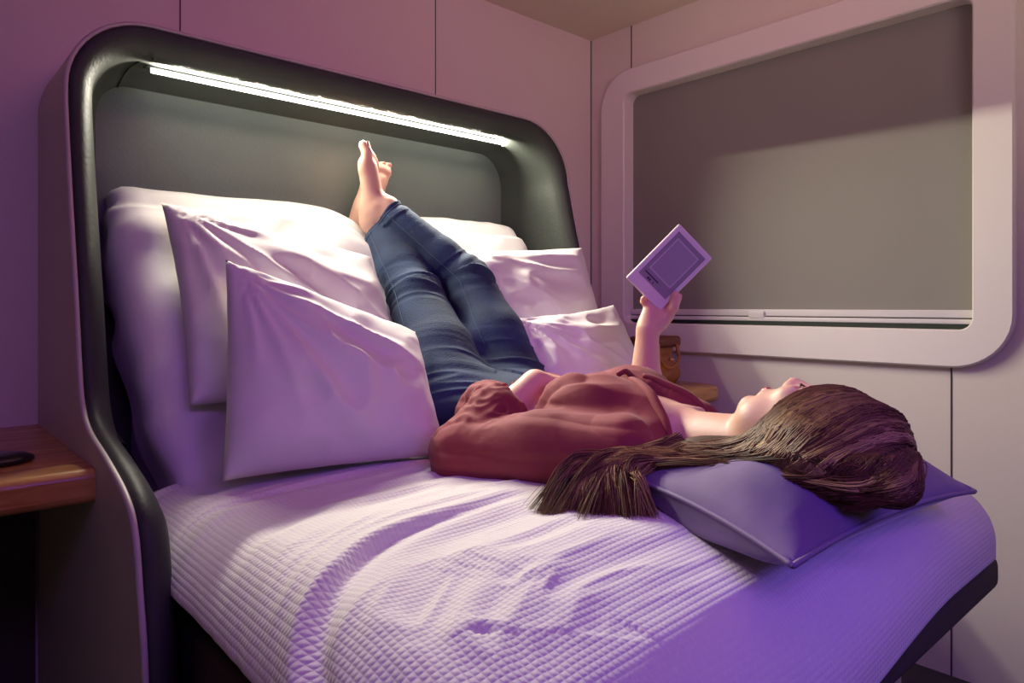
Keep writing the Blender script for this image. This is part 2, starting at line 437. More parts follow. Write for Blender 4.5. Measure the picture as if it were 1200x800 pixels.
# ================================================================== BED
bed = empty('bed', (1.03, 1.0, 0), 'wide bed with dark upholstered base and a raised back end under the headboard', 'bed')
BX0, BX1, BYF = 0.345, 1.735, 0.405
def bed_base():
    prof = [(BYF + .05, .545), (BYF, .525), (BYF, .470), (BYF + .09, .385), (BYF + .40, .36), (1.90, .36), (1.90, .545)]
    V = [(x, y, z) for x in (BX0 + .01, BX1 - .0) for y, z in prof]; n = len(prof)
    F = [tuple(range(n)), tuple(range(2 * n - 1, n - 1, -1))]
    for k in range(n): k2 = (k + 1) % n; F.append((k, k + n, k2 + n, k2))
    o = pymesh('base', V, F, M['base'], None, False)
    bv = o.modifiers.new('b', 'BEVEL'); bv.width = .015; bv.segments = 3
    return adopt(o, bed)
bed_base()
def profile_slab(name, prof, x0, x1, m):
    n = len(prof); V = [(x, y, z) for x in (x0, x1) for y, z in prof]
    F = [tuple(range(n)), tuple(range(2 * n - 1, n - 1, -1))]
    for k in range(n): k2 = (k + 1) % n; F.append((k, k + n, k2 + n, k2))
    o = pymesh(name, V, F, m, None, False); bv = o.modifiers.new('b', 'BEVEL'); bv.width = .02; bv.segments = 3; return o
adopt(profile_slab('mattress', [(BYF + .10, .50), (BYF + .13, .60), (.74, .650), (1.42, .665), (1.56, .80), (1.80, 1.22), (1.92, 1.30), (1.92, .50)], BX0 + .105, BX1 - .075, M['sheet']), bed)
for x in (0.50, 1.62):
    adopt(box('leg', (x, BYF + .17, 0), (x + .06, BYF + .23, .40), M['shell'], bevel=.006), bed)
adopt(box('under_bed_drawer', (.62, BYF + .35, .02), (1.55, 1.7, .34), M['base'], bevel=.01), bed)

# fitted sheet over the raised back end
def sheet():
    prof = catmull([(1.36, .700), (1.445, .715), (1.535, .830), (1.62, .980), (1.74, 1.185), (1.81, 1.285), (1.845, 1.325), (1.885, 1.338), (1.925, 1.325)], 9)
    s0 = np.linspace(-1, 1, 121); V = []
    x0, x1, r = .402, 1.672, .045
    for y, z in prof:
        x0 = .402 + .018 * float(np.clip((1.28 - z) / .5, 0, 1))
        for s in s0:
            a = abs(s)
            if a < .9: x = s / .9 * ((x1 - x0) / 2 - r); dn = 0; 
            else:
                t = (a - .9) / .1; ang = min(t / .5, 1) * math.pi / 2
                x = math.copysign((x1 - x0) / 2 - r + r * math.sin(ang), s); dn = r * (1 - math.cos(ang)) + max(0, t - .5) * .28
            # drop is away from the front surface: back and down
            V.append([(x0 + x1) / 2 + x, y + dn * .80, z - dn * .45])
    V = np.array(V); V[:, 1] = np.minimum(V[:, 1], 1.93)
    nv = len(s0); F = np.array(grid_faces(len(prof), nv)); Nn = vnormals(V, F)
    if Nn[:, 1].mean() > 0: F = F[:, ::-1]; Nn = -Nn
    q = np.stack([V[:, 0] * 2.2 + V[:, 2] * 1.5, V[:, 2] * 5 - V[:, 0] * 3.0, V[:, 1] * 2], 1)
    d = .016 * ridge(q, 3) + .009 * ridge(q * 2.1 + 5, 4) + .004 * vnoise(V * 6, 9)
    side_boost = 1 + .3 * np.exp(-((V[:, 0] - .42) / .12) ** 2)
    fade = np.where(V[:, 2] > 1.28, .35, 1) * side_boost
    V2 = V + Nn * (d * fade)[:, None]; V2[:, 2] -= .045 * np.exp(-((V[:, 0] - 1.08) / .09) ** 2) * sstep(V[:, 2], 1.18, 1.28); V2[:, 0] = np.clip(V2[:, 0], .372, 1.69); V2[:, 1] = np.minimum(V2[:, 1], 1.93)
    o = npmesh('fitted_sheet', V2, F, M['sheet'])
    return tag(o, 'white fitted sheet creased over the raised back end of the bed', 'bed sheet')
sheet()

# duvet with waffle weave
FOLDS = [([(0.2,0.5),(0.274,0.589),(0.313,0.685),(0.383,0.768),(0.509,0.853),(0.683,0.884),(0.832,0.883),(0.884,0.851)], 0.020)]
def duvet():
    cx, cy, W, L = 1.036, 0.985, 0.591, 0.470      # core of the flat
    Rr, drop = 0.125, 0.095
    na, nb = 420, 400
    ext = Rr + .13
    A = np.linspace(-(W + Rr + .035), W + ext - .02, na); B = np.linspace(-(L + ext - .04), L + ext, nb)
    a, b = np.meshgrid(A, B, indexing='ij'); a = a.ravel(); b = b.ravel()
    ca = np.clip(a, -W, W); cb = np.clip(b, -L, L); ea = a - ca; eb = b - cb
    t = np.maximum(np.abs(ea), np.abs(eb)); ln = np.sqrt(ea ** 2 + eb ** 2) + 1e-9; da = ea / ln; db = eb / ln
    rr = .110; fl = Rr - rr
    ang = np.clip((t - fl) / (rr * math.pi / 2), 0, 1) * math.pi / 2
    rho = np.where(t < fl, t, fl + rr * np.sin(ang)); down = np.where(t < fl, 0, rr * (1 - np.cos(ang))) + np.maximum(0, t - fl - rr * math.pi / 2)
    x = cx + ca + da * rho; y = cy + cb + db * rho; z = .700 - down - .050 * sstep(.68 - y, 0, .30) * (1 - sstep(x, .85, 1.40)) - .010 * sstep(.6 - y, 0, .2)
    # gentle body of the quilt
    z = z + .022 * (1 - (ca / W) ** 2) * (1 - sstep(t, 0, Rr)) - .004
    # back end runs flat under the pillows
    V = np.stack([x, y, z], 1); F = np.array(grid_faces(na, nb)); N = vnormals(V, F)
    if N[:, 2].mean() < 0: F = F[:, ::-1]; N = -N
    P2 = np.stack([cx + a, cy + b], 1)
    # wrinkles mostly run across the bed, curling down at the left edge
    u = P2[:, 0]
    def along(C):
        dmin = np.full(len(u), 9.); sgn = np.zeros(len(u)); tpar = np.zeros(len(u))
        for i in range(len(C) - 1):
            p, q = C[i], C[i + 1]; e = q - p; tt = np.clip(((P2 - p) @ e) / (e @ e), 0, 1)
            w_ = P2 - p - tt[:, None] * e; dd = np.linalg.norm(w_, axis=1); better = dd < dmin
            cr = e[0] * w_[:, 1] - e[1] * w_[:, 0]
            dmin = np.where(better, dd, dmin); sgn = np.where(better, np.sign(cr), sgn); tpar = np.where(better, (i + tt) / (len(C) - 1), tpar)
        return dmin * sgn, dmin, tpar      # + is the pillow side
    # wrinkles run along the folded edge, curling down at the left side of the bed
    sg_, _, tp_ = along(catmull([(.12, .30), (.18, .46), (.274, .589), (.313, .685), (.383, .768), (.509, .853), (.683, .884), (.90, .87), (1.2, .85), (1.8, .83)], 4))
    wv = .022 * vnoise(np.stack([u * 4, P2[:, 1] * 4, u * 0], 1), 2)
    q1 = np.stack([tp_ * 6.0, (sg_ + wv) * 15, u * 0 + .3], 1)
    d = .0075 * ridge(q1, 5) + .0035 * ridge(np.stack([tp_ * 9 + 3, (sg_ + wv) * 34, u * 0], 1), 6) + .010 * vnoise(np.stack([u * 3, P2[:, 1] * 3.5, u * 0], 1), 7)
    d *= .35 + .65 * sstep(P2[:, 1] - .25 * (u - .9), .50, .75)
    d *= (1 - .8 * sstep(t, 0, .13)) * (.35 + .65 * sstep(P2[:, 1], .42, .66))
    for C, hgt in FOLDS:
        sd, dmin, tpar = along(catmull(C, 6))
        fade = (np.ones(len(u)) if hgt > .012 else sstep(tpar, 0, .45)) * (1 - sstep(tpar, .50, .99))
        wd = 1.15
        d += fade * hgt * (sstep(sd, -.010 * wd, .012 * wd) * np.exp(-np.maximum(sd, 0) / (.07 * wd + .01)) - .45 * np.exp(-((sd + .014 * wd) / (.010 * wd + .002)) ** 2))
    V2 = V + N * d[:, None]
    o = npmesh('duvet', V2, F, M['waffle'])
    me = o.data; uv = me.uv_layers.new(name='UVMap'); li = np.zeros(len(me.loops), np.int32); me.loops.foreach_get('vertex_index', li)
    uv.data.foreach_set('uv', P2[li].astype(np.float32).ravel())
    sm = o.modifiers.new('solid', 'SOLIDIFY'); sm.thickness = .012; sm.offset = -1
    return tag(o, 'rumpled white waffle weave duvet spread over the flat part of the bed', 'duvet')
duvet()

# pillows ------------------------------------------------------------
def pillow_mesh(name, c, T, m, n=70, bow=.06, bias=.5, seed=1, wr=.006, sag=None, parent=None, power=.5, ex=4, ripple=.0012, belly=0, skew=0):
    """c: four world corners TL,TR,BR,BL seen from the front; T: full thickness; bow: how far edges curve in"""
    c = np.array(c, float); U = np.linspace(-1, 1, n)
    u, v = np.meshgrid(U, U, indexing='ij'); u = u.ravel(); v = v.ravel()
    uu = u * (1 - bow * (1 - v ** 2) * np.abs(u) ** 2); vv = v * (1 - bow * (1 - u ** 2) * np.abs(v) ** 2)
    s = (uu + 1) / 2; t = (vv + 1) / 2
    P = (1 - s)[:, None] * (t[:, None] * c[0] + (1 - t)[:, None] * c[3]) + s[:, None] * (t[:, None] * c[1] + (1 - t)[:, None] * c[2])
    nr = np.cross(c[1] - c[3], c[0] - c[2]); nr /= np.linalg.norm(nr)
    if nr @ (np.array([0, 0, 1.05]) - c.mean(0)) < 0 and abs(nr[2]) < .8: nr = -nr
    if abs(nr[2]) >= .8 and nr[2] < 0: nr = -nr
    T = T * (1 - skew * sstep(v, -.3, .7) * (1 - sstep(u, 0, .8))) if skew else T
    prof = ((1 - u ** ex) * (1 - v ** ex)) ** power * (.72 + .28 * (1 - u ** 2) * (1 - v ** 2))
    q = np.stack([u * 1.5, v * 1.5, u * 0], 1)
    ang = np.arctan2(v - .9, u + .9); rad = np.hypot(v - .9, u + .9)
    wrk = wr * (ridge(np.stack([ang * 4.5, rad * .8, u * 0], 1), seed) + .6 * ridge(q * 2.2 + seed, seed + 3) + .8 * vnoise(q * 1.7, seed + 8)) * prof
    edge = (1 - prof) * ripple * np.sin((u - v) * 17 + seed)
    if sag is not None: P = P + sag(u, v)
    top = P + nr * (T * bias * prof + wrk + edge)[:, None]; bot = P - nr * (T * (1 - bias) * prof - .6 * wrk - edge)[:, None]
    if belly:
        ad = c[1] + c[2] - c[0] - c[3]; ad /= np.linalg.norm(ad)
        g = np.exp(-((np.abs(u) - .88) / .07) ** 2) * (1 - v ** 2) ** .5
        bot = bot + (np.sign(u) * g * belly)[:, None] * ad + np.array([0, 0, -1]) * (g * .012)[:, None]
    V = np.vstack([top, bot]); F1 = np.array(grid_faces(n, n)); F2 = F1[:, ::-1] + n * n
    o = npmesh(name, V, np.vstack([F1, F2]), m)
    bm = bmesh.new(); bm.from_mesh(o.data); bmesh.ops.remove_doubles(bm, verts=bm.verts, dist=.0006); bmesh.ops.recalc_face_normals(bm, faces=bm.faces)
    bm.to_mesh(o.data); bm.free(); o.data.shade_smooth()
    return o, P.reshape(n, n, 3)
p1, _ = pillow_mesh('pillow', [(.462, 1.70, 1.285), (.985, 1.68, 1.185), (.99, 1.46, .82), (.455, 1.48, .850)], .17, M['pillowcase'], wr=.011, seed=2, bow=.05)
tag(p1, 'large white pillow leaning on the creased sheet, behind the front left pillow', 'pillow', 'white bed pillows')
p2, _ = pillow_mesh('pillow', [(.512, 1.44, 1.145), (.945, 1.40, .990), (.900, 1.215, .730), (.462, 1.315, .728)], .15, M['pillowcase'], wr=.011, seed=5, bow=.03)
tag(p2, 'front white pillow standing nearest the left edge of the bed', 'pillow', 'white bed pillows')
p3, _ = pillow_mesh('pillow', [(1.21, 1.70, 1.215), (1.725, 1.575, 1.245), (1.70, 1.42, .87), (1.22, 1.50, .85)], .15, M['pillowcase'], wr=.011, seed=9, bow=.05)
tag(p3, 'white pillow at the right end of the headboard with its corner over the leather rim', 'pillow', 'white bed pillows')
p4, _ = pillow_mesh('pillow', [(1.27, 1.44, 1.015), (1.66, 1.385, 1.055), (1.745, 1.27, .775), (1.26, 1.24, .76)], .11, M['satin'], seed=13, bow=.08, wr=.014)
tag(p4, 'glossy creased white pillow right of the jeans, below the pillow on the leather rim', 'pillow', 'white bed pillows')

# violet velvet cushion under the head
def cushion_sag(u, v):
    d = np.zeros((len(u), 3)); 
    hx = np.exp(-((u + .1) ** 2 + (v - .1) ** 2) / .12); d[:, 2] = -.018 * hx + .010 * (1 - u ** 2) + .026 * (1 - v ** 2) * (.35 + .65 * (u > 0) * np.abs(u))
    d[:, 2] += .020 * np.exp(-((v + .45) / .35) ** 2) * (1 - u ** 2)
    return d
cu = empty('velvet_cushion', (1.13, .58, .72), 'violet velvet cushion with piped edge under the head', 'cushion')
CC = [(.925, .800, .768), (1.47, .775, .785), (1.425, .370, .725), (.838, .412, .728)]
co, CP = pillow_mesh('cover', CC, .19, M['velvet'], belly=.028, skew=.55, seed=21, bow=.05, wr=.004, bias=.42, sag=cushion_sag, power=.55, ex=2, ripple=.0004)
adopt(co, cu)
edge_pts = [CP[i, 0] for i in range(70)] + [CP[69, j] for j in range(1, 70)] + [CP[i, 69] for i in range(68, -1, -1)] + [CP[0, j] for j in range(68, -1, -1)]
adopt(tube('piping', edge_pts[::3] + [edge_pts[-1]], .0042, M['piping'], seg=6, n=2), cu)

# ================================================================== LEFT DESK, RIGHT LEDGE
d1 = empty('desk', (-.3, 1.7, 0), 'wooden shelf desk with rounded golden front edge left of the bed', 'desk')
def desk_top(x0, x1, y0, y1, z, th, root, rnd=.018):
    n = 8; prof = [(y1, z), (y0 + rnd, z)] + [(y0 + rnd - rnd * math.sin(R(90 * k / n)), z - rnd + rnd * math.cos(R(90 * k / n))) for k in range(1, n + 1)]
    prof += [(y0 + rnd - rnd * math.cos(R(90 * k / n)), z - th + rnd - rnd * math.sin(R(90 * k / n))) for k in range(1, n + 1)] + [(y1, z - th)]
    V = [(x, y, zz) for x in (x0, x1) for y, zz in prof]; m_ = len(prof)
    F = [tuple(range(m_)), tuple(range(2 * m_ - 1, m_ - 1, -1))] + [(k, k + m_, (k + 1) % m_ + m_, (k + 1) % m_) for k in range(m_)]
    o = pymesh('tabletop', V, F, M['wood'], None, False); return adopt(o, root)
desk_top(-.55, XL - .0095, 1.385, YB - .001, .768, .060, d1)
adopt(box('side_panel', (-.55, 1.45, 0), (-.53, YB - .002, .708), M['shell']), d1)
adopt(box('back_board', (-.53, YB - .02, 0), (XL - .017, YB - .002, .708), M['base']), d1)
pk = empty('remote_puck', (.135, 1.545, .768), 'small glossy black oval gadget lying on the left wooden desk', 'gadget')
def lathe(name, prof, m, c, sx=1, sy=1, n=32):
    V = [(c[0] + r * math.cos(2 * math.pi * k / n) * sx, c[1] + r * math.sin(2 * math.pi * k / n) * sy, c[2] + z) for r, z in prof for k in range(n)]
    F = [(i * n + k, i * n + (k + 1) % n, (i + 1) * n + (k + 1) % n, (i + 1) * n + k) for i in range(len(prof) - 1) for k in range(n)]
    F.append(tuple(range(n))[::-1]); F.append(tuple((len(prof) - 1) * n + k for k in range(n)))
    return pymesh(name, V, F, m)
adopt(lathe('shell', [(.050, 0), (.056, .004), (.055, .010), (.046, .016), (.032, .019)], M['blackgloss'], (.135, 1.545, .768), 1.25, .8), pk)
adopt(lathe('button', [(.014, .018), (.014, .0215), (.010, .0225)], M['gap'], (.135, 1.545, .768), 1.2, .8), pk)

d2 = empty('ledge', (2.02, 1.6, 0), 'narrow wooden ledge between the bed and the window wall, behind the shoulder', 'ledge')
def ledge_top():
    z, th = .775, .05; pts = [(XRT + .018, YB - .002), (XRT + .018, 1.30)]
    for k in range(9): a = R(-90 + 90 * k / 8); pts.append((XR - .06 - .12 + .12 * math.cos(a), 1.42 + .12 * math.sin(a)))
    pts.append((XR - .06, YB - .002)); n = len(pts)
    V = [(x, y, z - th) for x, y in pts] + [(x, y, z) for x, y in pts]
    F = [tuple(range(n))[::-1], tuple(range(n, 2 * n))] + [(k, (k + 1) % n, (k + 1) % n + n, k + n) for k in range(n)]
    o = pymesh('tabletop', V, F, M['wood'], None, False); bv = o.modifiers.new('b', 'BEVEL'); bv.width = .012; bv.segments = 3
    return adopt(o, d2)
ledge_top()
adopt(box('cabinet_body', (XRT + .03, 1.40, 0), (XR - .06, YB - .01, .725), M['shell']), d2)

# leather bag on the ledge
BO = Vector((0.0, -.125, 0))
bag = empty('handbag', (2.05, 1.62, .775), 'small tan and brown leather handbag standing on the wooden ledge', 'handbag')
def bag_body():
    s = SDF((1.90, 1.48, .76), (2.22, 1.80, 1.0), .004)
    s.cap((1.975, 1.63, .81), (2.11, 1.63, .81), .045, .045, .02, flat=((0, 1, 0), .9)); s.cap((1.985, 1.64, .905), (2.10, 1.64, .905), .030, .030, .05)
    s.cut(lambda G: G[..., 2] - .7755)
    V, Q = s.mesh(2); V = V + vnormals(V, Q) * (.003 * ridge(V * 22, 3))[:, None]
    return adopt(npmesh('body', V, Q, M['bag']), bag)
bagb = bag_body()
adopt(box('top_flap', (1.955, 1.588, .905), (2.135, 1.690, .945), M['bagdark'], bevel=.012), bag)
adopt(tube('strap', [(1.99, 1.585, .92), (1.985, 1.575, .87), (2.03, 1.568, .835), (2.09, 1.572, .86), (2.10, 1.585, .915)], .006, M['bag']), bag)
sub(lathe('clasp', [(.011, 0), (.011, .008), (.006, .010)], M['brass'], (2.05, 1.575, .86)), bagb)
bag.location += BO

# ================================================================== PERSON
# the front of a lying body is +z, the head lies towards -y
woman = empty('person', (1.10, 1.1, .70), 'woman in maroon blouse and jeans lying on the bed, legs up, holding an e-reader', 'person')
A = lambda *a: np.array(a, float)
hipR, hipL = A(1.225, 1.34, .80), A(1.015, 1.31, .785)
kneeR, kneeL = A(1.248, 1.585, 1.118), A(1.080, 1.600, 1.075)
ankR, ankL = A(1.071, 1.760, 1.337), A(1.078, 1.835, 1.330)
shL, shR = A(.985, .790, .785), A(1.292, .855, .785)
elL, wrL = A(.850, 1.105, .757), A(1.050, 1.095, .888)
elR, wrR = A(1.385, 1.060, .775), A(1.375, 1.040, .995)
hc_ = A(1.112, .528, .836)
fw = A(.36, .10, 1); fw /= np.linalg.norm(fw); up = A(.02, -1, .05); up -= fw * (up @ fw); up /= np.linalg.norm(up); rt = np.cross(fw, up)
HR = np.stack([rt, up, fw])      # rows: head axes (right, crown, face)
def hp(r, u, f): return hc_ + rt * r + up * u + fw * f

def torso(s, g=0.0, k=.03):
    s.ell((1.10, 1.325, .793), (.172 + g, .13 + g, .092 + g), k)
    s.ell((1.115, 1.17, .785), (.138 + g, .15 + g, .078 + g), .05)
    s.ell((1.135, .98, .790), (.150 + g, .17 + g, .088 + g), .05)
    s.ell((1.128, .85, .788), (.155 + g, .10 + g, .075 + g), .05)
    s.ell((1.065, .955, .845), (.066 + g, .075 + g, .050 + g), .04)
    s.ell((1.215, .965, .850), (.066 + g, .075 + g, .050 + g), .04)
    return s

def foot(s, an, toe_dir, med, sole, back=False):
    """an: ankle; toe_dir: heel-to-toe; sole: direction the sole faces; med: towards the big toe"""
    td = toe_dir / np.linalg.norm(toe_dir); sl = sole - td * (sole @ td); sl /= np.linalg.norm(sl); md = np.cross(td, sl)
    if md @ med < 0: md = -md
    P = lambda t, m_, d: an + td * t + md * m_ + sl * d
    s.cap(P(0, 0, -.02), P(.01, 0, .03), .031, .031, .03)
    s.cap(P(-.040, 0, .040), P(-.01, 0, .035), .030, .031, .02)
    s.cap(P(-.01, .004, .018), P(.115, .012, .028), .036, .028, .02, flat=(sl, .85))
    s.cap(P(.03, -.014, .030), P(.110, -.022, .038), .024, .018, .02, flat=(sl, .8))
    s.cap(P(.03, .020, .024), P(.125, .026, .036), .020, .019, .015)
    toes = [(.030, .120, .176, .0155), (.010, .124, .172, .0112), (-.006, .122, .163, .0104), (-.020, .116, .152, .0097), (-.033, .108, .140, .0090)]
    nails = []
    for m_, t0, t1, r in toes:
        mid = P((t0 + t1) / 2 + .006, m_, .024); tip = P(t1, m_ * 1.02, .034)
        s.cap(P(t0 - .015, m_, .034), mid, r * 1.05, r, .008); s.cap(mid, tip, r, r * .95, .004)
        nails.append((P(t1 + .002, m_ * 1.02, .034 - r * .86), r))
    # ankle bones
    s.ell(P(.0, .026, .004), (.012, .012, .012), .014); s.ell(P(-.004, -.026, .006), (.012, .012, .012), .014)
    return nails, td, md, sl

def hand(s, wr, pd, pn, thumb_side, curls, spread, thumb, pr=.0, palm=.085, scale=1.0, fdir=None, tpts=None):
    """pd: palm direction, pn: direction the palm faces, thumb_side: sideways unit; curls: bend per joint for four fingers"""
    pd = pd / np.linalg.norm(pd); pn = pn - pd * (pn @ pd); pn /= np.linalg.norm(pn); sd = np.cross(pd, pn)
    if sd @ thumb_side < 0: sd = -sd
    s.cap(wr, wr + pd * .025, .024, .024, .015, flat=(pn, .75))
    for off, r in ((.026, .0135), (.009, .014), (-.009, .0135), (-.025, .0125)):
        s.cap(wr + pd * .015 + sd * off * .6, wr + pd * palm + sd * off, r, r * .9, .012)
    s.cap(wr + pd * .02 + sd * .018 + pn * .008, wr + pd * .05 + sd * .026 + pn * .006, .016, .013, .012)
    L = [(.040, .024, .018), (.045, .028, .019), (.041, .026, .018), (.033, .020, .016)]
    offs = [.027, .009, -.009, -.026]; rad = [.0083, .0086, .0082, .0073]
    for i in range(4):
        p = wr + pd * palm + sd * offs[i]; ang = 0; d0 = (pd if fdir is None else fdir) + sd * spread[i]; d0 /= np.linalg.norm(d0)
        for j in range(3):
            ang += curls[i][j]; d = d0 * math.cos(ang) + pn * math.sin(ang); q = p + d * L[i][j] * scale
            s.cap(p, q, rad[i] * (1 - .07 * j), rad[i] * (.95 - .09 * j), .004); p = q
    b = wr + pd * .028 + sd * .026 + pn * .006
    p = b
    if tpts is not None:
        for q, r in tpts: s.cap(p, q, r * 1.05, r, .008); p = q
    for (dp, ds, dn, ln, r) in thumb:
        d = pd * dp + sd * ds + pn * dn; d /= np.linalg.norm(d); q = p + d * ln; s.cap(p, q, r, r * .88, .008); p = q
    return s

# e-reader pose (shared by hand)
rA = A(1.322, 1.063, 1.119)                # lower left corner as seen
camd = A(.668, .744, 0); camr = A(.744, -.668, 0); camu = A(0, 0, 1)
ru = camr * .700 + camu * .714                 # long edge
ru += camd * -.06; ru /= np.linalg.norm(ru)
rv = camr * .745 - camu * .640 + camd * .18; rv -= ru * (rv @ ru); rv /= np.linalg.norm(rv)
rn = np.cross(ru, rv)
if rn @ camd > 0: rn = -rn                     # screen side
RL, RW = .180, .120
def RP(a, b, c): return rA + ru * a + rv * b + rn * c

def build_body():
    s = SDF((.74, .34, .66), (1.50, 2.02, 1.56), .0042)
    torso(s)
    # neck and head
    s.cap((1.140, .775, .795), hc_ - up * .055 + fw * -.018, .056, .050, .04)
    s.ell(hp(0, .03, -.012), (.073, .092, .088), .02, HR)
    s.ell(hp(0, -.030, .012), (.062, .070, .070), .03, HR)
    s.cap(hp(-.030, -.070, .022), hp(.030, -.070, .022), .030, .030, .025)
    s.ell(hp(0, -.098, .048), (.022, .019, .022), .02, HR)              # chin
    s.cap(hp(0, .012, .078), hp(0, -.024, .093), .0080, .0105, .012)     # nose
    s.ell(hp(-.010, -.028, .084), (.009, .009, .009), .007, HR); s.ell(hp(.010, -.028, .084), (.009, .009, .009), .007, HR)
    s.cap(hp(-.030, .028, .066), hp(.030, .028, .066), .013, .013, .02)   # brow
    s.ell(hp(-.033, -.012, .062), (.020, .018, .014), .02, HR); s.ell(hp(.033, -.012, .062), (.020, .018, .014), .02, HR)
    s.ell(hp(-.030, .012, .074), (.016, .012, .010), .008, HR, op='cut'); s.ell(hp(.030, .012, .074), (.016, .012, .010), .008, HR, op='cut')
    s.ell(hp(-.030, .012, .066), (.0135, .0115, .0115), .003, HR); s.ell(hp(.030, .012, .066), (.0135, .0115, .0115), .003, HR)
    s.cap(hp(-.018, -.062, .066), hp(.018, -.062, .066), .011, .011, .012)
    for sg in (-1, 1): s.ell(hp(sg * .074, -.008, -.012), (.009, .026, .017), .006, HR)
    # collar bones
    s.cap((1.09, .775, .838), (1.13, .79, .842), .009, .009, .02); s.cap((1.21, .785, .840), (1.16, .79, .842), .009, .009, .02)
    # arms
    s.cap(shL, elL, .050, .040, .04); s.cap(elL, elL * .55 + wrL * .45, .041, .036, .02); s.cap(elL * .55 + wrL * .45, wrL, .036, .0255, .02)
    s.cap(shR, elR, .050, .040, .04); s.cap(elR, elR * .6 + wrR * .4, .040, .0385, .02); s.cap(elR * .6 + wrR * .4, wrR, .0385, .0255, .02)
    # left hand lies over the far side of the waist
    hand(s, wrL, A(1, .02, -.10), A(-.1, 0, -1), A(0, -1, 0), [(.25, .35, .3)] * 4, [.08, .02, -.03, -.1], [(.9, .5, -.0, .035, .012), (1, .15, .15, .028, .010), (1, 0, .2, .022, .009)])
    # right hand holds the reader by its lower edge: fingers behind, thumb in front
    pd = RP(.030, RW - .012, -.026) - wrR
    fd = RP(.11, RW * .45, 0) - RP(.03, RW - .01, 0); fd /= np.linalg.norm(fd)
    hand(s, wrR, pd, rn, ru + rv * .3, [(0, .03, .03), (0, .03, .03), (0, .03, .03), (0, .03, .05)], [.10, -.10, -.35, -.75], [],
         palm=.064, scale=.9, fdir=fd, tpts=[(RP(.006, RW + .022, .000), .0135), (RP(.030, RW + .012, .013), .0120), (RP(.054, RW - .006, .0125), .0105)])
    # forefinger steadies the reader's side edge, behind the thumb
    s.cap(wrR + (RP(.012, RW + .028, -.014) - wrR) * .75, RP(.030, RW + .026, -.010), .0105, .0088, .01); s.cap(RP(.030, RW + .026, -.010), RP(.062, RW + .010, -.008), .0088, .0075, .004)
    # little finger hooked under the lower edge
    s.cap(RP(.0, RW - .018, -.020), RP(-.010, RW - .044, -.012), .0088, .0080, .008); s.cap(RP(-.010, RW - .044, -.012), RP(-.006, RW - .056, .006), .0080, .0070, .004)
    # legs
    for h_, kn, an in ((hipR, kneeR, ankR), (hipL, kneeL, ankL)):
        s.cap(h_, kn, .082, .052, .03); c_ = kn * .7 + an * .3; s.cap(kn, c_, .050, .052, .02); s.cap(c_, an, .052, .030, .03)
    fa = foot(s, ankR, A(-.05, .0, 1), A(-1, 0, 0), A(-.55, .75, .15))
    fb = foot(s, ankL, A(.24, .02, .62), A(1, -.2, 0), A(-.15, .85, .2))
    V, Q = s.mesh(2)
    o = npmesh('body', V, Q, M['skin']); adopt(o, woman); global body; body = o
    for nails, td, md, sl in (fa, fb):
        for c, r in nails[:2]:
            s2 = SDF(c - .014, c + .014, .0013); s2.ell(c, (r * .62, r * .68, r * .26), .002, np.stack([md, td, sl])); v2, q2 = s2.mesh(1)
            sub(npmesh('toenail', v2, q2, M['toenail']), body)
    return o
body = build_body()

# face details
def small(name, prims, m, box_c, half=.03, h=.0015):
    s = SDF(box_c - half, box_c + half, h)
    for p in prims: s.cap(*p)
    V, Q = s.mesh(1); return sub(npmesh(name, V, Q, m), body)
small('lips', [(hp(-.017, -.060, .0755), hp(.017, -.060, .0755), .0058, .0058, .004), (hp(-.013, -.068, .0745), hp(.013, -.068, .0745), .0062, .0062, .004)], M['lips'], hp(0, -.064, .074))
for sg in (-1, 1):
    small('eyelashes', [(hp(sg * .018, .006, .0805), hp(sg * .030, .003, .0815), .0015, .002, .002), (hp(sg * .030, .003, .0815), hp(sg * .043, .008, .074), .002, .0013, .002)], M['dark'], hp(sg * .03, .005, .078))
    small('eyebrow', [(hp(sg * .014, .032, .0745), hp(sg * .030, .037, .0720), .0028, .0026, .003), (hp(sg * .030, .037, .072), hp(sg * .046, .030, .063), .0026, .0015, .003)], M['dark'], hp(sg * .03, .034, .076))
ear = lathe('earring', [(.0001, 0), (.004, .002), (.005, .005), (.004, .008), (.0001, .010)], M['track'], hp(-.079, -.036, -.004), n=12); adopt(ear, woman)

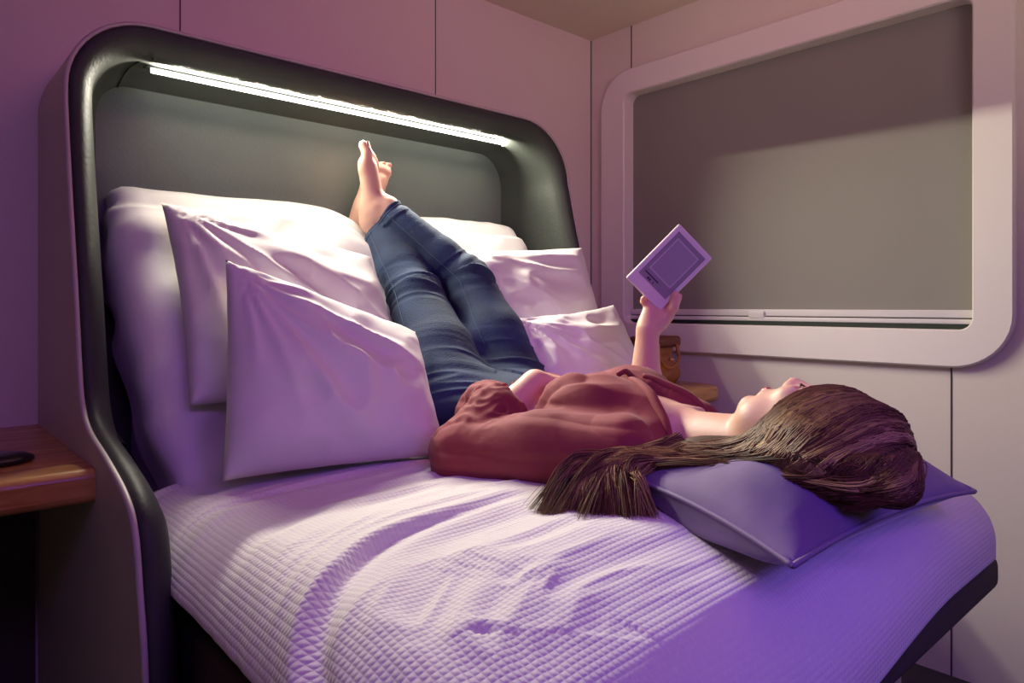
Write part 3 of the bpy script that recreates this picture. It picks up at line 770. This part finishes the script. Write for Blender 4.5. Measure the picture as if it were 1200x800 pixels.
# jeans
def leg_coord(V, a, b):
    ba = b - a; t = ((V - a) @ ba) / (ba @ ba); tc = np.clip(t, 0, 1); return t, np.linalg.norm(V - a - tc[:, None] * ba, axis=1)
def build_jeans():
    s = SDF((.84, 1.14, .66), (1.40, 2.02, 1.45), .0042)
    s.ell((1.10, 1.325, .793), (.182, .14, .100), .03)
    s.ell((1.11, 1.22, .788), (.155, .10, .088), .04)
    tR = kneeR * .5 + hipR * .5; tL = kneeL * .5 + hipL * .5
    s.cap(hipR + A(.01, .015, 0), tR, .104, .090, .05); s.cap(tR, kneeR, .090, .071, .03)
    s.cap(hipL + A(-.01, .015, 0), tL, .104, .094, .05); s.cap(tL, kneeL, .094, .073, .012)
    cR = kneeR * .68 + ankR * .32; cL = kneeL * .68 + ankL * .32
    eR = kneeR * .07 + ankR * .93; eL = kneeL * .03 + ankL * .97
    s.cap(kneeR, cR, .069, .064, .02); s.cap(cR, eR, .064, .046, .012)
    s.cap(kneeL, cL, .071, .066, .012); s.cap(cL, eL, .066, .048, .010)
    s.ell(kneeR + A(-.01, -.03, .02), (.05, .045, .05), .03); s.ell(kneeL + A(-.01, -.03, .02), (.048, .04, .048), .03)
    # open hems
    for k_, a_, t_ in ((kneeR, ankR, .93), (kneeL, ankL, .96)):
        d = a_ - k_; L = np.linalg.norm(d); d /= L; e = k_ + d * L * t_
        s.cap(e + d * .0415, e + d * .13, .075, .075, .003, op='cut') if False else None
        s.cut(lambda G, e=e, d=d, a_=a_: np.maximum(-((G - e) @ d), np.linalg.norm(G - a_, axis=-1) - .12))
    # waist
    s.cut(lambda G: G[..., 1] - 1.11)
    V, Q = s.mesh(2); N = vnormals(V, Q)
    disp = np.zeros(len(V))
    for hp_, kn, an, sd in ((hipR, kneeR, ankR, 1), (hipL, kneeL, ankL, 2)):
        t1, d1_ = leg_coord(V, hp_, kn); t2, d2_ = leg_coord(V, kn, an)
        near = np.minimum(d1_, d2_) < .12
        other = (hipL, kneeL, ankL) if sd == 1 else (hipR, kneeR, ankR)
        _, o1 = leg_coord(V, other[0], other[1]); _, o2 = leg_coord(V, other[1], other[2])
        mine = np.minimum(d1_, d2_) < np.minimum(o1, o2)
        s_ = np.where(t1 < 1, t1, 1 + np.clip(t2, 0, 2))
        dirv = kn - hp_; side_ = V @ A(.744, -.668, 0)
        ph = np.stack([s_ * 22 + 3.5 * side_ * 4, side_ * 5, s_ * 0 + sd * 7], 1)
        ring = ridge(ph, 11 + sd)
        w_ = .0055 * np.exp(-((s_ - 1.03) / .16) ** 2) + .0042 * np.exp(-((s_ - 1.88) / .10) ** 2) + .0055 * np.exp(-((s_ - .08) / .22) ** 2) + .0003
        disp += np.where(mine & near, w_ * ring, 0)
    V = V + N * disp[:, None]
    o = npmesh('jeans', V, Q, M['denim']); return adopt(o, woman)
jeans = build_jeans()
def on_surface(o, pts, off=.001):
    me = o.data; vs = [v.co.copy() for v in me.vertices]; fs = [tuple(p.vertices) for p in me.polygons]
    bt = BVHTree.FromPolygons(vs, fs); out = []
    for src, d in pts:
        hit = bt.ray_cast(Vector(src), Vector(d))
        if hit[0] is not None: out.append(np.array(hit[0] + hit[1] * off))
    return out
def leg_seam(hip, kn, an, offdir, parent_o, t0=.15, tip=.86):
    pts = []
    for t in np.linspace(t0, 1, 14): pts.append((hip * (1 - t) + kn * t, offdir))
    for t in np.linspace(.1, tip, 13): pts.append((kn * (1 - t) + an * t, offdir))
    P = on_surface(jeans, pts)
    if len(P) > 4: sub(tube('stitched_seam', P, .0010, M['stitch'], None, 5, 2), jeans)
leg_seam(hipR, kneeR, ankR, A(-.80, -.60, .05), jeans, .45)
leg_seam(hipL, kneeL, ankL, A(-.95, -.25, .10), jeans, .15)
for kn, an, t in ((kneeR, ankR, .895), (kneeL, ankL, .925)):
    d = (an - kn) / np.linalg.norm(an - kn); a = np.cross(d, A(0, 0, 1)); a /= np.linalg.norm(a); b = np.cross(d, a); c = kn * (1 - t) + an * t
    P = on_surface(jeans, [(c, math.cos(x) * a + math.sin(x) * b) for x in np.linspace(0, 2 * math.pi, 25)])
    if len(P) > 8: sub(tube('hem_stitch', P, .0012, M['stitch'], None, 5, 2), jeans)

# blouse
def build_blouse():
    s = SDF((.72, .66, .66), (1.52, 1.36, .99), .0042)
    torso(s, .010)
    s.ell((1.105, 1.20, .79), (.160, .10, .098), .04)
    s.cap((.985, .80, .79), (.925, .95, .775), .066, .070, .04); s.cap((.925, .95, .775), elL + A(.0, 0, .0), .070, .060, .03)
    cf = elL * .42 + wrL * .58
    s.cap(elL, elL * .5 + wrL * .5, .060, .060, .02)
    for k_, r in ((.30, .058), (.40, .066), (.50, .064), (.58, .053)):
        p = elL * (1 - k_) + wrL * k_; s.ell(p, (r, r, r * .82), .012)
    s.ell((.965, 1.16, .815), (.055, .075, .065), .02)      # bunched tail at the hip
    s.ell((1.06, 1.22, .835), (.08, .05, .045), .03)
    s.cap(shR, shR * .5 + elR * .5, .058, .062, .04); s.cap(shR * .5 + elR * .5, elR, .066, .060, .03); s.cap(elR, elR * .75 + wrR * .25, .060, .052, .02)
    # cuffs open at the forearms
    dl = (wrL - elL) / np.linalg.norm(wrL - elL); el_ = elL * .37 + wrL * .63
    s.cut(lambda G: np.maximum(-((G - el_) @ dl), np.linalg.norm(G - (el_ + dl * .06), axis=-1) - .075))
    dr = (wrR - elR) / np.linalg.norm(wrR - elR); er_ = elR * .66 + wrR * .34
    s.cut(lambda G: np.maximum(-((G - er_) @ dr), np.linalg.norm(G - er_, axis=-1) - .09))
    # v neck
    def vcut(G):
        x, y, z = G[..., 0], G[..., 1], G[..., 2]
        yy = .915 - y
        l = (1.15 - .48 * yy) - x; r = x - (1.165 + .50 * yy)
        return np.maximum(np.maximum(l, r), np.maximum(-yy, .775 - z)) * .85
    s.cut(vcut)
    s.cut(lambda G: G[..., 1] - .722)
    s.cut(lambda G: (1.165 + .105 * sstep(1.06 - G[..., 0], 0, .10) + .006 * np.sin(G[..., 0] * 60)) - G[..., 1])
    V, Q = s.mesh(2); N = vnormals(V, Q)
    # folds radiating from the bust and bunching at the cuff
    q = np.stack([(V[:, 0] + V[:, 1] * .5) * 9, (V[:, 1] - V[:, 0] * .8) * 4.0, V[:, 2] * 5], 1)
    cuff = np.exp(-(np.linalg.norm(V - (elL * .5 + wrL * .5), axis=1) / .09) ** 2)
    arm = sstep(1.03 - V[:, 0], 0, .05)
    d = (.0085 * ridge(q, 31) + .005 * ridge(q * 2.2, 32)) * (1 - .45 * arm) + cuff * (.010 * ridge(V * 45, 33))
    cr = np.clip(1 - 2.6 * np.abs(vnoise(q * 1.15 + 7, 41)), 0, 1) ** 1.5; d -= .010 * cr * (1 - .55 * arm)
    cr2 = np.clip(1 - 3 * np.abs(vnoise(np.stack([V[:, 0] * 5 + V[:, 1] * 3, V[:, 1] * 2.0, V[:, 2] * 16], 1), 44)), 0, 1) ** 1.5; d -= .005 * cr2 * arm
    d += .0045 * np.sin((V[:, 0] * .6 + V[:, 1]) * 95 + 6 * vnoise(V * 8, 3)) * np.exp(-((V[:, 1] - 1.05) / .10) ** 2) * (1 - arm) * .45
    V = V + N * d[:, None]
    o = npmesh('blouse', V, Q, M['blouse']); return adopt(o, woman)
blouse = build_blouse()
# rolled collar along the neckline
for sgn, x0, sl_ in ((-1, 1.15, .48), (1, 1.165, .50)):
    src = [((x0 + sgn * (sl_ * (.915 - y) + .010), y, 1.1), (0, 0, -1)) for y in np.linspace(.905, .74, 14)]
    P = on_surface(blouse, src, .001)
    if len(P) > 4: sub(tube('collar', P, lambda t: .006 + .004 * math.sin(t * 3), M['blouse'], None, 8, 3), blouse)
# small tie at the base of the neckline
sub(tube('blouse_tie', [(1.125, .93, .908), (1.140, .922, .916), (1.155, .925, .912), (1.175, .935, .906)], .006, M['blouse'], None, 8), blouse)

# hair: a cap volume and loose strands
def build_hair():
    s = SDF((.70, .28, .68), (1.30, .92, .97), .0045)
    s.ell(hp(0, .036, -.016), (.084, .100, .096), .02, HR)
    s.ell((1.045, .47, .828), (.058, .090, .062), .05)
    s.ell((1.045, .60, .795), (.045, .10, .038), .05)
    s.cap((1.09, .42, .84), (1.030, .362, .808), .055, .026, .04)
    s.cap((1.02, .68, .793), (.93, .765, .775), .028, .026, .04, flat=((0, 0, 1), .8))
    s.cap((.93, .765, .772), (.835, .755, .738), .026, .022, .03)
    # clear the face
    s.ell(hp(.020, -.068, .060), (.085, .095, .085), .012, HR, op='cut')
    V, Q = s.mesh(2); N = vnormals(V, Q)
    V = V + N * (.003 * ridge(np.stack([V[:, 0] * 9, (V[:, 1] + V[:, 2]) * 12, V[:, 2] * 40], 1), 4))[:, None]
    bt = BVHTree.FromPolygons([Vector(v) for v in V], [tuple(map(int, f)) for f in Q])
    # strands
    SV, SF, ST = [], [], []
    def strand(pts, r, tone, lift=.002):
        P = catmull(pts, 6); n = len(P); base = len(SV)
        for i in range(1, n):
            loc, nr, _, dist = bt.find_nearest(Vector(P[i]), .08)
            if loc is not None:
                dv = Vector(P[i]) - loc; sd_ = dv.dot(nr)
                if sd_ < lift: P[i] = np.array(loc + nr * lift)
                elif sd_ < .03 and i < n * .6: P[i] = np.array(loc + nr * (lift + .3 * (sd_ - lift)))
        for _ in range(3): P[1:-1] = P[1:-1] * .4 + (P[:-2] + P[2:]) * .3
        for i in range(n):
            loc, nr, _, dist = bt.find_nearest(Vector(P[i]), .08)
            if loc is not None and (Vector(P[i]) - loc).dot(nr) < lift: P[i] = np.array(loc + nr * lift)
        for i in range(n):
            t = P[min(i + 1, n - 1)] - P[max(i - 1, 0)]; t /= np.linalg.norm(t) + 1e-9
            a = np.cross(t, A(.3, .1, 1)); a /= np.linalg.norm(a) + 1e-9; b = np.cross(t, a)
            rr = r * (1 - .8 * max(0, (i / (n - 1) - .7) / .3))
            for k in range(3):
                an = 2 * math.pi * k / 3; SV.append(P[i] + rr * (math.cos(an) * a + math.sin(an) * b)); ST.append(tone)
        for i in range(n - 1):
            for k in range(3):
                k2 = (k + 1) % 3; SF.append((base + i * 3 + k, base + i * 3 + k2, base + (i + 1) * 3 + k2, base + (i + 1) * 3 + k))
    J = lambda s_: A(*(random.gauss(0, s_) for _ in range(3)))
    KF = [0, .5, 1.0, 1.35, 1.8]
    SD = np.array([(1.030, .555, .866), (1.014, .475, .842), (1.020, .408, .818), (1.045, .372, .830), (1.085, .350, .84)])
    LO = np.array([(1.010, .625, .812), (.992, .540, .800), (.992, .445, .800), (1.005, .385, .800), (1.030, .335, .808)])
    NE = np.array([(.985, .695, .803), (.985, .665, .797), (.975, .580, .797), (.985, .490, .795), (.995, .400, .785)])
    tb_ = lambda T, f: A(*(np.interp(f, KF, T[:, i]) for i in range(3)))
    for cl in range(230):
        f = (cl + random.random()) / 230 * 1.8; th = R(14 + 96 * min(f, 1.4)); lock = f < .85 and random.random() < .75
        j1, j2, j3, j4, j5 = J(.006), J(.008), J(.007), J(.009), J(.012)
        lift0 = random.uniform(.0015, .006); tone0 = random.gauss(.30, .10) + (.30 if random.random() < .16 else 0); c2 = random.random()
        for k in range(30):
            S0 = hp(-.002 + random.uniform(-.008, .008), .036 + .100 * math.sin(th + random.gauss(0, .03)), -.016 + .098 * math.cos(th))
            a_, b_, c_ = tb_(SD, f) + j1 + J(.0025), tb_(LO, f) + j2 + J(.003), tb_(NE, f) + j3 + J(.003)
            tone = float(np.clip(tone0 + random.gauss(0, .07), 0, 1)); lf = lift0 + random.uniform(0, .002)
            if lock:
                mid = A(.922, .775 - .06 * c2, .792 - .012 * c2) + j4 + J(.003)
                end = A(.775 + .10 * c2, .790 - .120 * c2, .727) + j5 * A(1, 1, .1) + J(.006) * A(1, 1, .2)
                strand([S0, a_, b_, c_, mid, (mid + end) / 2 + A(0, .01, .016), end], .0011, tone + .16, lf)
            else:
                strand([S0, a_, b_, c_], .0011, tone, lf)
    for cl in range(34):                    # fan of loose ends on the duvet
        a = random.random(); st = A(.995, .70, .806) + J(.012); j1, j2 = J(.008), J(.008); t0 = random.gauss(.52, .17)
        for k in range(26):
            end = A(.765 + .11 * a, .800 - .150 * a, .725) + j2 * A(1, 1, .1) + J(.006) * A(1, 1, .2)
            mid = A(.905 + .02 * a, .800 - .09 * a, .797 - .014 * a) + j1 + J(.003)
            strand([st + J(.003), mid, (mid + end) / 2 + A(0, .012, .022), end], .0012, float(np.clip(t0 + random.gauss(0, .08), 0, 1)), .003)
    SV = np.array(SV); SFa = np.array(SF)
    tone = np.concatenate([np.full(len(V), .16), np.array(ST)])
    o = npmesh('hair', np.vstack([V, SV]), np.vstack([Q, SFa + len(V)]), M['hair'])
    at = o.data.attributes.new('tone', 'FLOAT', 'POINT'); at.data.foreach_set('value', tone.astype(np.float32))
    return adopt(o, woman)
build_hair()

# ================================================================== E-READER (held in the right hand)
er = empty('e_reader', RP(RL / 2, RW / 2, 0), 'white e-reader with grey screen held up in front of the window blind', 'e-reader')
def slab(name, a0, a1, b0, b1, c0, c1, m, bevel=0.0, par=None):
    V = [RP(a, b, c) for c in (c0, c1) for a, b in ((a0, b0), (a1, b0), (a1, b1), (a0, b1))]
    F = [(3, 2, 1, 0), (4, 5, 6, 7), (0, 1, 5, 4), (1, 2, 6, 5), (2, 3, 7, 6), (3, 0, 4, 7)]
    o = pymesh(name, V, F, m, None, False)
    if bevel: bv = o.modifiers.new('b', 'BEVEL'); bv.width = bevel; bv.segments = 3
    return sub(o, par) if par else adopt(o, er)
slab('case', 0, RL, 0, RW, -.009, 0, M['reader'], .004)
scr = slab('screen', .030, RL - .014, .012, RW - .012, -.001, .0006, M['screen'])
slab('page_border', .056, RL - .026, .022, RW - .024, .0006, .0010, M['pageline'], par=scr)
slab('page', .059, RL - .029, .025, RW - .027, .0010, .0013, M['page'], par=scr)
slab('text_line', .0435, .0465, .020, .066, .0006, .0012, M['ink'], par=scr)
for b0, b1 in ((.036, .041), (.0425, .047), (.055, .057)): slab('text_mark', .034, .0395, b0, b1, .0006, .0012, M['ink'], par=scr)
